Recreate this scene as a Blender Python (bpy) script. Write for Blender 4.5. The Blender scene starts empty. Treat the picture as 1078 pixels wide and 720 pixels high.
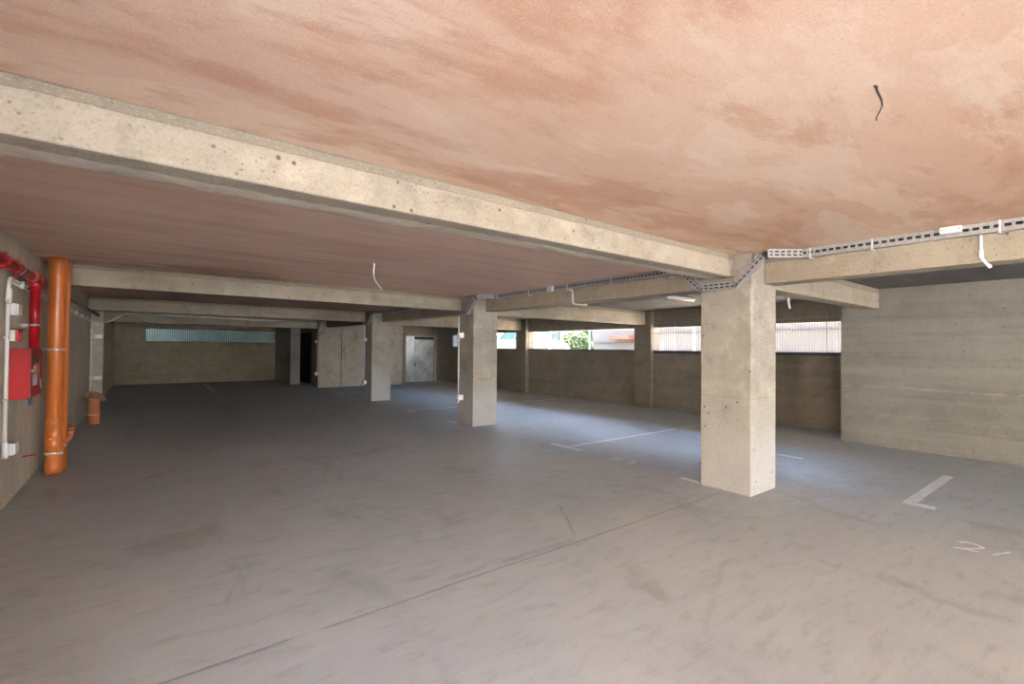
import bpy, bmesh, math, random
from mathutils import Vector, Matrix
random.seed(7)
S = bpy.context.scene
COL = S.collection
PI = math.pi

# ------------------------------------------------------------------ materials
class NT:
    """small node-tree helper"""
    def __init__(s, name):
        s.m = bpy.data.materials.new(name); s.m.use_nodes = True
        s.t = s.m.node_tree; s.t.nodes.clear()
        s.out = s.n('ShaderNodeOutputMaterial'); s.b = s.n('ShaderNodeBsdfPrincipled')
        s.l(s.b.outputs[0], s.out.inputs[0])
    def n(s, k, **kw):
        x = s.t.nodes.new(k)
        for a, v in kw.items(): setattr(x, a, v)
        return x
    def l(s, a, b): s.t.links.new(a, b)
    def set(s, inp, v):
        if hasattr(v, 'is_output'): s.l(v, inp)
        else: inp.default_value = v
    def pos(s):
        if not hasattr(s, '_p'): s._p = s.n('ShaderNodeNewGeometry').outputs['Position']
        return s._p
    def mapping(s, scale, rot=(0, 0, 0), loc=(0, 0, 0)):
        m = s.n('ShaderNodeMapping'); s.l(s.pos(), m.inputs[0])
        m.inputs['Scale'].default_value = scale; m.inputs['Rotation'].default_value = rot; m.inputs['Location'].default_value = loc
        return m.outputs[0]
    def noise(s, scale, detail=4, rough=.55, vec=None, dist=0.):
        x = s.n('ShaderNodeTexNoise'); s.l(vec or s.pos(), x.inputs['Vector'])
        x.inputs['Scale'].default_value = scale; x.inputs['Detail'].default_value = detail
        x.inputs['Roughness'].default_value = rough; x.inputs['Distortion'].default_value = dist
        return x.outputs['Fac']
    def voro(s, scale, vec=None, feature='F1'):
        x = s.n('ShaderNodeTexVoronoi', feature=feature); s.l(vec or s.pos(), x.inputs['Vector'])
        x.inputs['Scale'].default_value = scale
        return x.outputs['Distance']
    def ramp(s, f, a, b, va=0., vb=1., smooth=True):
        x = s.n('ShaderNodeMapRange'); x.interpolation_type = 'SMOOTHSTEP' if smooth else 'LINEAR'
        s.l(f, x.inputs[0])
        for i, v in enumerate((a, b, va, vb)): x.inputs[1 + i].default_value = v
        return x.outputs[0]
    def math(s, op, a, b=0., c=0.):
        x = s.n('ShaderNodeMath', operation=op)
        s.set(x.inputs[0], a); s.set(x.inputs[1], b); s.set(x.inputs[2], c)
        return x.outputs[0]
    def mix(s, f, a, b, mode='MIX'):
        x = s.n('ShaderNodeMix', data_type='RGBA', blend_type=mode)
        s.set(x.inputs[0], f)
        for i, v in ((6, a), (7, b)):
            if isinstance(v, tuple): v = (*v[:3], 1.)
            s.set(x.inputs[i], v)
        return x.outputs[2]
    def xyz(s):
        if not hasattr(s, '_x'):
            x = s.n('ShaderNodeSeparateXYZ'); s.l(s.pos(), x.inputs[0]); s._x = x.outputs
        return s._x
    def bump(s, h, strength=.3, dist=.01):
        x = s.n('ShaderNodeBump'); s.l(h, x.inputs['Height'])
        x.inputs['Strength'].default_value = strength; x.inputs['Distance'].default_value = dist
        s.l(x.outputs[0], s.b.inputs['Normal'])
    def fin(s, col=None, rough=.8, metal=0., spec=.5):
        if col is not None:
            if isinstance(col, tuple): col = (*col[:3], 1.)
            s.set(s.b.inputs['Base Color'], col)
        s.set(s.b.inputs['Roughness'], rough); s.b.inputs['Metallic'].default_value = metal
        s.b.inputs['Specular IOR Level'].default_value = spec
        return s.m

def concrete(name, mid, light, dark, boards='h', pits=1., streak=0., bands=0., brown=None, bs=.3, speck=1., cool=None, mot=1., zdark=None, joint=None):
    t = NT(name)
    D = lambda k: tuple(min(1, v * k) for v in mid)
    big = t.noise(.8, 6, .62, None, .3)
    med = t.noise(4.5, 7, .66, None, .2)
    fine = t.noise(75, 4, .72)
    c = t.mix(t.ramp(big, .34, .66), dark, light)
    c = t.mix(.35, c, mid)
    c = t.mix(t.ramp(med, .50, .70, 0, .75 * mot), c, D(1.26))
    c = t.mix(t.ramp(med, .48, .30, 0, .75 * mot), c, D(.66))
    if boards == 'h': vec = t.mapping((.22, .22, 5.5))
    elif boards == 'v': vec = t.mapping((4., 4., .16))
    else: vec = t.mapping((.3, 3.5, 3.5))
    bn = t.noise(1.2, 6, .68, vec, .25)
    c = t.mix(t.ramp(bn, .50, .68, 0, bs), c, D(1.3))
    c = t.mix(t.ramp(bn, .48, .32, 0, bs), c, D(.66))
    if bands:
        bz = t.noise(1., 3, .55, t.mapping((.12, .12, 2.2)), .3)
        c = t.mix(t.ramp(bz, .50, .535, 0, .28 * bands), c, D(1.3))
        wob = t.math('MULTIPLY', t.noise(.8, 4), .14)
        zz = t.math('SUBTRACT', t.xyz()[2], wob)
        for z0, k in ((.93, 1.), (.46, .7), (1.50, .3), (2.18, .4)):
            d = t.math('ABSOLUTE', t.math('SUBTRACT', zz, z0))
            m = t.math('MULTIPLY', t.ramp(d, .003, .02, .5 * k * bands, 0), t.ramp(med, .40, .56))
            c = t.mix(m, c, D(1.5))
    if streak:
        sv = t.noise(1.1, 5, .6, t.mapping((3.2, 3.2, .22)))
        c = t.mix(t.ramp(sv, .56, .74, 0, .55 * streak), c, tuple(v * .5 for v in dark))
    if brown:
        c = t.mix(t.ramp(t.noise(1.7, 6, .68, t.mapping((1.5, 1.5, .8), loc=(3, 8, 2)), .6), .52, .70, 0, .6), c, brown)
    if cool:
        # cooler grey towards the foot of the column
        zc = t.math('ADD', t.xyz()[2], t.math('MULTIPLY', t.math('SUBTRACT', med, .5), .8))
        c = t.mix(t.ramp(zc, 1.05, .40, 0, .65), c, cool)
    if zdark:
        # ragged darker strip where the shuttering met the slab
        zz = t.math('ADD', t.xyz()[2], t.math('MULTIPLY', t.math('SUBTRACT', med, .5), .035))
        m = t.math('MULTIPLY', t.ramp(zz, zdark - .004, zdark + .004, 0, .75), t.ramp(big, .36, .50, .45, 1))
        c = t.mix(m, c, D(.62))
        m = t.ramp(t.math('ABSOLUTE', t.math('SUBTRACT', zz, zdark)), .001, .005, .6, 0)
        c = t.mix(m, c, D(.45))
    if joint:
        zz = t.math('ADD', t.xyz()[2], t.math('MULTIPLY', t.math('SUBTRACT', t.noise(1.5, 3), .5), .03))
        m = t.ramp(t.math('ABSOLUTE', t.math('SUBTRACT', zz, joint)), .001, .006, .5, 0)
        c = t.mix(m, c, D(.5))
    c = t.mix(t.ramp(fine, .53, .68, 0, .50 * speck), c, D(.50))
    c = t.mix(t.ramp(fine, .46, .32, 0, .40 * speck), c, D(1.4))
    h = t.math('ADD', t.math('MULTIPLY', fine, .45), t.math('MULTIPLY', med, .5))
    h = t.math('ADD', h, t.math('MULTIPLY', bn, .4 * bs / .3))
    if pits:
        v = t.voro(7.5, t.mapping((1, 1, 1), loc=(.3, .1, .7)))
        gate = t.ramp(t.noise(2.2, 2), .42, .48)
        pit = t.math('MULTIPLY', t.ramp(t.math('ADD', v, t.math('MULTIPLY', fine, .16)), .15, .19, 1, 0), gate)
        v2 = t.voro(24)
        pit2 = t.math('MULTIPLY', t.ramp(v2, .12, .20, 1, 0), t.ramp(t.noise(2.3, 3), .45, .6))
        p = t.math('MAXIMUM', pit, t.math('MULTIPLY', pit2, .6))
        c = t.mix(t.math('MULTIPLY', p, .85 * pits), c, tuple(a * b for a, b in zip(mid, (.30, .25, .19))))
        h = t.math('SUBTRACT', h, t.math('MULTIPLY', p, 1.0))
    t.bump(h, .4, .012)
    return t.fin(c, .9, spec=.2)

def plain(name, col, rough=.5, metal=0., var=.12, spec=.5, scale=9.):
    t = NT(name)
    n = t.noise(scale, 4)
    c = t.mix(t.ramp(n, .3, .7), tuple(v * (1 - var) for v in col), tuple(min(1, v * (1 + var)) for v in col))
    return t.fin(c, rough, metal, spec)

def paint(name, col, lo, hi):
    t = NT(name)
    n = t.noise(14, 6, .7)
    n2 = t.noise(1.7, 3, .5)
    c = t.mix(t.ramp(n, .35, .6), tuple(v * .8 for v in col), col)
    a = t.math('MULTIPLY', t.ramp(n, lo, hi), t.ramp(n2, .2, .45, .82, 1))
    t.set(t.b.inputs['Alpha'], a)
    return t.fin(c, .65)
M = {}
M['column'] = concrete('column_concrete', (0.31, 0.284, 0.241), (0.356, 0.326, 0.281), (0.257, 0.232, 0.194), 'v', 1., bs=.14, mot=1.1, speck=1.5, cool=(.395, .392, .382), joint=1.07)
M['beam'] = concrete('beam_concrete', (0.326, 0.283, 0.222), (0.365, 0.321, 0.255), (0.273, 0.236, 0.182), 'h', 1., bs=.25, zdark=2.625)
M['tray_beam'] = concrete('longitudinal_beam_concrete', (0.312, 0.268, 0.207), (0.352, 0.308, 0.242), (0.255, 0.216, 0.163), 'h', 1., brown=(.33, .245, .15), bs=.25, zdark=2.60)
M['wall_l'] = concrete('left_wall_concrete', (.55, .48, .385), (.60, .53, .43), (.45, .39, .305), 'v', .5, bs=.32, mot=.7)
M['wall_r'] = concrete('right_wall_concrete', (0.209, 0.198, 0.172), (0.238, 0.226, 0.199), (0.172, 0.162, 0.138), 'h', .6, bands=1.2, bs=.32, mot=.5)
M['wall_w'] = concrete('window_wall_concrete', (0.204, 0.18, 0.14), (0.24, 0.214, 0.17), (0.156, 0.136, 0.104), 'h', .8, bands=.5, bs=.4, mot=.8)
M['wall_b'] = concrete('back_wall_concrete', (0.27, 0.232, 0.165), (0.315, 0.274, 0.199), (0.214, 0.18, 0.12), 'h', .8, streak=.9, bs=.35)
M['wall_i'] = concrete('stained_wall_concrete', (0.328, 0.295, 0.242), (0.377, 0.34, 0.283), (0.262, 0.234, 0.189), 'v', .3, streak=.3, brown=(.15, .108, .06), bs=.2)
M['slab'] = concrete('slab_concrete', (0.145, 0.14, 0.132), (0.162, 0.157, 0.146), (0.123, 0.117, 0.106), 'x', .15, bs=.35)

M['mortar'] = concrete('pale_mortar', (.47, .425, .345), (.52, .47, .385), (.40, .355, .285), 'h', 0, bs=.1)
M['rust'] = paint('rust_stain', (.42, .19, .055), 0.28, .50)
def pink():
    t = NT('pink_plaster')
    x, y, z = t.xyz()
    big = t.noise(.5, 6, .62, t.mapping((1, 1.3, 1), rot=(0, 0, .5)), .3)
    med = t.noise(1.3, 7, .68, t.mapping((.8, 2.2, 1), rot=(0, 0, .62)), .25)
    c = t.mix(t.ramp(big, .32, .68), (.60, .40, .285), (.655, .475, .355))
    edge = t.noise(.7, 5, .55, t.mapping((.8, 1.9, 1), rot=(0, 0, .5), loc=(4, 2, 0)), .25)
    c = t.mix(t.ramp(edge, .545, .57, 0, .6), c, (.70, .545, .42))
    c = t.mix(t.ramp(edge, .485, .40, 0, .75), c, (.52, .305, .20))
    c = t.mix(t.ramp(med, .51, .68, 0, .75), c, (.72, .585, .465))
    c = t.mix(t.ramp(med, .47, .33, 0, .7), c, (.50, .29, .19))
    # float smears and damp in the second bay, over brightness painted into its colour
    sm = t.noise(1.1, 6, .62, t.mapping((.28, 2.8, 1), rot=(0, 0, .05)), .25)
    far = t.ramp(y, 3.0, 3.4)
    c = t.mix(t.math('MULTIPLY', far, t.ramp(sm, .38, .64, .45, .85)), c, (.80, .60, .505))
    c = t.mix(t.math('MULTIPLY', far, t.ramp(sm, .46, .30, 0, .35)), c, (.44, .28, .21))
    damp = t.math('ADD', t.noise(.8, 5, .6, t.mapping((.5, 1.5, 1))), t.math('MULTIPLY', t.math('SUBTRACT', y, 7.6), .18))
    damp = t.math('SUBTRACT', damp, t.math('MULTIPLY', t.ramp(x, .5, 3.5), .35))
    c = t.mix(t.math('MULTIPLY', far, t.ramp(damp, .52, .68, 0, .5)), c, (.25, .13, .085))
    fine = t.noise(110, 4, .75)
    c = t.mix(t.ramp(fine, .53, .68, 0, .42), c, (.40, .265, .195))
    c = t.mix(t.ramp(fine, .47, .33, 0, .35), c, (.78, .64, .54))
    h = t.math('ADD', t.math('MULTIPLY', fine, .6), t.math('MULTIPLY', med, .5))
    h = t.math('ADD', h, t.math('MULTIPLY', t.ramp(edge, .55, .585), .25))
    t.bump(h, .35, .01)
    return t.fin(c, .95, spec=.1)
M['pink'] = pink()

def floor_mat():
    t = NT('floor_concrete')
    x, y, z = t.xyz()
    big = t.noise(.35, 5, .6, None, .5)
    med = t.noise(1.6, 6, .6, t.mapping((1, .55, 1), rot=(0, 0, -.5)), .5)
    fine = t.noise(120, 4, .7)
    c = t.mix(t.ramp(big, .32, .68), (.425, .446, .468), (.49, .512, .536))
    c = t.mix(t.ramp(med, .50, .70, 0, .55), c, (.52, .53, .51))
    c = t.mix(t.ramp(med, .46, .30, 0, .6), c, (.30, .305, .29))
    # broad brushed sweeps
    sw = t.noise(1., 4, .6, t.mapping((.5, 5., 1), rot=(0, 0, .35)))
    c = t.mix(t.ramp(sw, .5, .66, 0, .2), c, (.56, .57, .55))
    st = t.noise(3.5, 6, .7, t.mapping((1, 3.5, 1), rot=(0, 0, .6)))
    c = t.mix(t.ramp(st, .50, .32, 0, .35), c, (.26, .265, .255))
    c = t.mix(t.ramp(st, .54, .72, 0, .3), c, (.58, .585, .57))
    c = t.mix(t.ramp(fine, .50, .68, 0, .40), c, (.22, .225, .215))
    wob = t.math('MULTIPLY', t.math('SUBTRACT', t.noise(1.3, 4), .5), .10)
    fin_w = t.math('MULTIPLY', t.math('SUBTRACT', t.noise(9., 3), .5), .05)
    brk = t.ramp(t.noise(2.2, 4), .34, .46)
    def seg(ax, ay, bx, by, w, k, wobk=1.):
        # line through a and b, limited to the stretch between them
        L = math.hypot(bx - ax, by - ay); ux, uy = (bx - ax) / L, (by - ay) / L
        dx = t.math('SUBTRACT', x, ax); dy = t.math('SUBTRACT', y, ay)
        al = t.math('ADD', t.math('MULTIPLY', dx, ux), t.math('MULTIPLY', dy, uy))
        pe = t.math('ADD', t.math('MULTIPLY', dx, -uy), t.math('MULTIPLY', dy, ux))
        pe = t.math('ADD', pe, t.math('MULTIPLY', t.math('ADD', wob, fin_w), wobk))
        m = t.ramp(t.math('ABSOLUTE', pe), w * .3, w, 1, 0)
        m = t.math('MULTIPLY', m, t.ramp(al, -.05, .15)); m = t.math('MULTIPLY', m, t.ramp(al, L - .15, L + .05, 1, 0))
        return t.math('MULTIPLY', t.math('MULTIPLY', m, brk), k)
    def arc(cx, cy, r, w, k, x0, x1):
        dx = t.math('SUBTRACT', x, cx); dy = t.math('SUBTRACT', y, cy)
        d = t.math('SQRT', t.math('ADD', t.math('MULTIPLY', dx, dx), t.math('MULTIPLY', dy, dy)))
        d = t.math('ABSOLUTE', t.math('ADD', t.math('SUBTRACT', d, r), fin_w))
        m = t.math('MULTIPLY', t.ramp(d, w * .3, w, 1, 0), t.ramp(x, x0, x0 + .3))
        return t.math('MULTIPLY', t.math('MULTIPLY', m, t.ramp(x, x1 - .3, x1, 1, 0)), k)
    lines = [seg(-.4, 2.79, 5.2, 2.79, .016, .8, .25), seg(2.9, 2.86, 3.4, 3.6, .02, .5), seg(1.6, 2.86, 2.9, 2.84, .045, .4, .6),
             seg(4.6, 2.6, 5.6, 2.15, .012, .5), seg(5.5, 2.35, 6.6, 1.5, .012, .35), seg(5.42, .84, 5.85, .35, .01, .6, .3),
             seg(6.6, 1.5, 7.6, 1.1, .01, .3), seg(2.3, 1.4, 3.6, 1.9, .03, .22), seg(3.2, 4.1, 4.7, 4.6, .02, .35),
             arc(4.2, 5.2, 2.6, .03, .28, 1.55, 2.1), arc(4.35, 5.1, 2.6, .02, .22, 1.65, 2.2),
             arc(5.5, 9.5, 3.6, .05, .3, 2.0, 3.5)]
    m = lines[0]
    for q in lines[1:]: m = t.math('MAXIMUM', m, q)
    c = t.mix(t.math('MULTIPLY', m, .6), c, (.14, .148, .145))
    # pale dust fillets spilled round the column feet
    for cx, cy in ((5.54, 2.8), (5.54, 8.41), (5.54, 13.93)):
        ax = t.math('SUBTRACT', t.math('ABSOLUTE', t.math('SUBTRACT', x, cx)), .30)
        ay = t.math('SUBTRACT', t.math('ABSOLUTE', t.math('SUBTRACT', y, cy)), .30)
        d = t.math('MAXIMUM', ax, ay)
        d = t.math('ADD', d, t.math('MULTIPLY', t.math('SUBTRACT', t.noise(6., 3), .5), .12))
        c = t.mix(t.ramp(d, .01, .055, .5, 0), c, (.50, .48, .46))
    ch = t.ramp(t.noise(22., 3, .6), .70, .76, 0, .4)
    c = t.mix(ch, c, (.52, .50, .48))
    h = t.math('SUBTRACT', t.math('ADD', t.math('MULTIPLY', fine, .4), t.math('MULTIPLY', med, .3)), t.math('MULTIPLY', m, .8))
    t.bump(h, .35, .008)
    r = t.ramp(med, .3, .7, .50, .66)
    return t.fin(c, r, spec=.22)
M['floor'] = floor_mat()

M['orange'] = plain('orange_pvc', (.54, .148, .030), .33, var=.04, scale=5)
M['orange_dull'] = plain('dusty_orange_pvc', (.46, .135, .05), .5, var=.07, scale=8)
M['red'] = plain('red_enamel', (.36, .010, .014), .30, var=.10, spec=.3)
M['red_box'] = plain('red_cabinet_paint', (.42, .008, .012), .42, var=.06, spec=.25)
M['dark'] = plain('dark_grey', (.03, .03, .032), .5)
M['black'] = plain('black_rubber', (.012, .011, .01), .6)
M['steel'] = plain('galvanised_steel', (.32, .315, .305), .55, .35, var=.15, scale=40)
M['steel_clamp'] = plain('bright_clamp_steel', (.72, .72, .71), .3, .8, var=.1)
M['white_pvc'] = plain('white_pvc', (.74, .735, .71), .4, var=.05)
M['grey_pvc'] = plain('pale_grey_pvc', (.62, .63, .63), .45, var=.06)
M['panel_blue'] = plain('bluish_white_panel', (.46, .51, .60), .5, var=.04)
M['blue'] = plain('blue_plastic', (.03, .16, .30), .5)
M['card'] = plain('dusty_cardboard', (.42, .30, .20), .9, var=.2)
M['glass_dark'] = plain('smoked_glass', (.06, .065, .06), .08, var=.1)
M['hose'] = plain('hose_canvas', (.55, .50, .42), .8)
M['copper'] = plain('orange_tape', (.6, .2, .08), .6)
M['door'] = plain('door_grey_metal', (.46, .48, .50), .36, .35, var=.22, scale=2.5)
M['door_dark'] = plain('dark_gap_paint', (.012, .012, .013), .7)
M['frame_beige'] = plain('beige_door_frame', (.36, .30, .21), .7)
M['rail_dark'] = plain('dark_blue_rail', (.055, .075, .10), .5, .2)
M['bar'] = plain('pale_grille_wire', (.26, .29, .33), .4, .4)
M['bar_teal'] = plain('pale_teal_bars', (.30, .38, .40), .5, .2)
M['tube'] = plain('lamp_diffuser', (.85, .85, .84), .3, var=.02)
M['paint'] = paint('white_road_paint', (.80, .82, .84), .10, .26)
M['paint_faded'] = paint('faded_white_paint', (.76, .77, .78), .08, .42)
# outdoors
M['ground'] = plain('pale_gravel', (.30, .295, .287), .95, var=.2, scale=3)
M['drive'] = plain('pale_concrete_drive', (.50, .52, .54), .95, var=.12, scale=2)
M['facade'] = plain('cream_render', (.13, .108, .086), .9, var=.06, scale=1.5)
M['facade_white'] = plain('white_render', (.075, .075, .077), .9, var=.05, scale=1.5)
M['facade_front'] = plain('pale_blue_grey_render', (.40, .455, .52), .9, var=.04, scale=1.5)
M['facade_left'] = plain('beige_render', (.36, .345, .32), .9, var=.04, scale=1.5)
M['terra'] = plain('terracotta', (.22, .075, .038), .8, var=.2)
M['leaf'] = plain('green_leaf', (.010, .042, .006), 1.0, var=.5, scale=6)
M['leaf_y'] = plain('yellow_green_leaf', (.070, .085, .012), 1.0, var=.4, scale=6)
M['bark'] = plain('brown_bark', (.12, .08, .05), .9)
M['car_white'] = plain('white_car_paint', (.09, .095, .103), .15, var=.02)
M['car_glass'] = plain('blue_tinted_glass', (.012, .045, .065), .3, var=.1, spec=.15)
M['tyre'] = plain('tyre_rubber', (.02, .02, .02), .8)
M['green_post'] = plain('green_post_paint', (.04, .20, .10), .5)
M['screen'] = plain('teal_screen_cloth', (.085, .148, .16), .9, var=.3, scale=1.2)

# ------------------------------------------------------------------ mesh helpers
class MB:
    def __init__(s): s.bm = bmesh.new()
    def box(s, x0, x1, y0, y1, z0, z1, bev=0., seg=1):
        m = Matrix.Translation(((x0 + x1) / 2, (y0 + y1) / 2, (z0 + z1) / 2)) @ Matrix.Diagonal((abs(x1 - x0), abs(y1 - y0), abs(z1 - z0), 1))
        r = bmesh.ops.create_cube(s.bm, size=1, matrix=m)
        if bev:
            es = list({e for v in r['verts'] for e in v.link_edges})
            bmesh.ops.bevel(s.bm, geom=es, offset=bev, segments=seg, affect='EDGES', profile=.5)
        return s
    def obox(s, c, ax, ay, az, hx, hy, hz):
        """box about c along given unit axes, half sizes"""
        c = Vector(c); vs = []
        for i in (-1, 1):
            for j in (-1, 1):
                for k in (-1, 1): vs.append(s.bm.verts.new(c + ax * hx * i + ay * hy * j + az * hz * k))
        for f in ((0, 1, 3, 2), (4, 6, 7, 5), (0, 4, 5, 1), (2, 3, 7, 6), (0, 2, 6, 4), (1, 5, 7, 3)):
            s.bm.faces.new([vs[i] for i in f])
        return s
    def tube(s, pts, r, n=10, cap=True):
        pts = [Vector(p) for p in pts]; rings = []
        rs = r if isinstance(r, (list, tuple)) else [r] * len(pts)
        prev = None
        for i, p in enumerate(pts):
            a = pts[max(i - 1, 0)]; b = pts[min(i + 1, len(pts) - 1)]
            t = (b - a).normalized()
            if i and i < len(pts) - 1:
                t = ((p - a).normalized() + (b - p).normalized()).normalized()
            if prev is None:
                u = t.cross(Vector((0, 0, 1)))
                if u.length < .1: u = t.cross(Vector((1, 0, 0)))
            else: u = prev - t * prev.dot(t)
            u.normalize(); prev = u; w = t.cross(u)
            rings.append([s.bm.verts.new(p + (u * math.cos(2 * PI * k / n) + w * math.sin(2 * PI * k / n)) * rs[i]) for k in range(n)])
        for A, B in zip(rings, rings[1:]):
            for k in range(n): s.bm.faces.new((A[k], A[(k + 1) % n], B[(k + 1) % n], B[k])).smooth = True
        if cap: s.bm.faces.new(rings[0][::-1]); s.bm.faces.new(rings[-1])
        return s
    def lathe(s, prof, cx, cy, n=32, cap=True, lean=(0, 0)):
        """prof = [(r, z)], turned about a vertical axis"""
        rings = []
        for r, z in prof:
            rings.append([s.bm.verts.new((cx + lean[0] * z + r * math.cos(2 * PI * k / n), cy + lean[1] * z + r * math.sin(2 * PI * k / n), z)) for k in range(n)])
        for A, B in zip(rings, rings[1:]):
            for k in range(n): s.bm.faces.new((A[k], A[(k + 1) % n], B[(k + 1) % n], B[k])).smooth = True
        if cap: s.bm.faces.new(rings[0][::-1]); s.bm.faces.new(rings[-1])
        return s
    def prism(s, poly, z0, z1):
        lo = [s.bm.verts.new((x, y, z0)) for x, y in poly]; hi = [s.bm.verts.new((x, y, z1)) for x, y in poly]
        n = len(poly)
        for i in range(n): s.bm.faces.new((lo[i], lo[(i + 1) % n], hi[(i + 1) % n], hi[i]))
        s.bm.faces.new(lo[::-1]); s.bm.faces.new(hi)
        return s
    def profile_x(s, poly, x0, x1):
        """(y, z) outline extruded along x"""
        lo = [s.bm.verts.new((x0, y, z)) for y, z in poly]; hi = [s.bm.verts.new((x1, y, z)) for y, z in poly]
        n = len(poly)
        for i in range(n): s.bm.faces.new((lo[i], lo[(i + 1) % n], hi[(i + 1) % n], hi[i]))
        s.bm.faces.new(lo[::-1]); s.bm.faces.new(hi)
        return s
    def build(s, name, mat, parent=None, origin=None):
        bm = s.bm
        bmesh.ops.recalc_face_normals(bm, faces=bm.faces[:])
        off = Vector((0, 0, 0))
        if parent is not None: off = Vector(parent.location)
        elif origin is not None: off = Vector(origin)
        elif bm.verts:
            xs = [v.co for v in bm.verts]
            off = Vector(((min(p.x for p in xs) + max(p.x for p in xs)) / 2, (min(p.y for p in xs) + max(p.y for p in xs)) / 2, min(p.z for p in xs)))
        bmesh.ops.translate(bm, verts=bm.verts[:], vec=-off)
        me = bpy.data.meshes.new(name); bm.to_mesh(me); bm.free()
        me.materials.append(mat)
        o = bpy.data.objects.new(name, me); COL.objects.link(o)
        if parent is not None:
            top = parent
            o.parent = parent
        else: o.location = off
        return o

def sub(mb, name, mat, parent, base):
    """a part of a part: mesh given in world coordinates, base = world place of the top-level thing"""
    bm = mb.bm; bmesh.ops.recalc_face_normals(bm, faces=bm.faces[:])
    bmesh.ops.translate(bm, verts=bm.verts[:], vec=-Vector(base))
    me = bpy.data.meshes.new(name); bm.to_mesh(me); bm.free(); me.materials.append(mat)
    o = bpy.data.objects.new(name, me); COL.objects.link(o); o.parent = parent
    return o
def tag(o, label, cat, group=None, kind=None):
    o['label'] = label; o['category'] = cat
    if group: o['group'] = group
    if kind: o['kind'] = kind
    return o
def thing(name, loc, label, cat, group=None):
    o = bpy.data.objects.new(name, None); COL.objects.link(o); o.location = loc
    o.empty_display_size = .1
    return tag(o, label, cat, group)
def struct(o, label, cat):
    return tag(o, label, cat, kind='structure')
def bend(pts, r=.05, n=5):
    """round the corners of a polyline"""
    pts = [Vector(p) for p in pts]; out = [pts[0]]
    for a, p, b in zip(pts, pts[1:], pts[2:]):
        d1 = min(r, (p - a).length * .45); d2 = min(r, (b - p).length * .45)
        A = p + (a - p).normalized() * d1; B = p + (b - p).normalized() * d2
        for k in range(n + 1):
            t = k / n; out.append(A.lerp(p, t).lerp(p.lerp(B, t), t))
    out.append(pts[-1]); return out

# ------------------------------------------------------------------ dimensions of the garage (metres)
XL, XC, XC2, XT, XT2, XR, XW, XO = -1.10, 5.24, 5.84, 5.53, 5.81, 9.90, 11.05, 11.30
ZC, YO, YB = 2.68, -11.0, 24.48
SILL, HEAD = 1.585, 2.21

# ------------------------------------------------------------------ the setting
struct(MB().box(XL - 1.2, XO, YO, YB + .3, -.25, 0).build('floor', M['floor']), 'grey brushed concrete floor with faint tyre scuffs and a cut joint', 'floor')
struct(MB().box(XL - 1.2, XT + .1, YO, YB + .3, ZC, ZC + .35).build('ceiling', M['pink']), 'pink plastered ceiling over the driving aisle', 'ceiling')
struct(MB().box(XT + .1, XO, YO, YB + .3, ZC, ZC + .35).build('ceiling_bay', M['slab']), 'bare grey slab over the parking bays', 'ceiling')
b = MB().box(XL - .3, XL, 1.0, 15.05, 0, ZC).box(XL - .3, XL, -5.5, 1.0, 2.42, ZC).box(XL - .3, XL, YO, -5.5, 0, ZC).box(XL - 1.1, XL - .8, 15.05, 18.95, 0, ZC).box(XL - 1.1, XL - .3, 14.75, 15.05, 0, ZC)  # unseen opening in the near stretch, added to let daylight in
b.box(XL - 1.1, XL, 18.95, YB, 0, ZC)
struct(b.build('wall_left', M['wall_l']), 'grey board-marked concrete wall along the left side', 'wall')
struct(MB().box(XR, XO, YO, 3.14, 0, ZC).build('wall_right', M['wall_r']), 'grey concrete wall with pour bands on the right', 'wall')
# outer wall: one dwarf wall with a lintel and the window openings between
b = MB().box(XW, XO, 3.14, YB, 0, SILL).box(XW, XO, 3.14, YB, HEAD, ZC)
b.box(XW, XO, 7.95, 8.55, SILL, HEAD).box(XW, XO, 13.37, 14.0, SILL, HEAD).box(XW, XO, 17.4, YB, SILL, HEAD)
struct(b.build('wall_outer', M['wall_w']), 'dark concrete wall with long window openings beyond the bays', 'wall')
# back wall with its own long window
b = MB().box(XL, XC + .3, YB, YB + .3, 0, 1.77).box(XL, XC + .3, YB, YB + .3, 2.27, ZC)
b.box(XL, -.09, YB, YB + .3, 1.77, 2.27).box(4.76, XC + .3, YB, YB + .3, 1.77, 2.27)
struct(b.build('wall_back', M['wall_b']), 'brown streaked concrete wall at the far end', 'wall')
# the walled-in room behind the fourth column
b = MB().box(XC, 8.75, 19.2, 19.5, 0, ZC).box(XC, XC + .3, 19.5, 20.2, 0, ZC).box(XC, XC + .3, 20.2, 23.2, 2.2, ZC).box(XC, XC + .3, 23.2, YB, 0, ZC)
b.box(8.45, 8.75, 19.5, YB, 0, ZC).box(XC + .3, 8.45, YB, YB + .3, 0, ZC)
struct(b.build('wall_inner', M['wall_i']), 'damp-stained wall of the walled-in room at the back', 'wall')
struct(MB().box(6.12, 6.31, 19.16, 19.2, 0, ZC).build('trim_1', M['wall_i']), 'narrow plastered strip down the stained wall', 'trim')
b = MB().box(8.75, 9.42, 20.3, 20.6, 0, ZC).box(9.42, 10.92, 20.3, 20.6, 2.15, ZC).box(10.92, XW, 20.3, 20.6, 0, ZC)
struct(b.build('wall_door', M['wall_w']), 'short dark wall holding the metal double door', 'wall')
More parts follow.
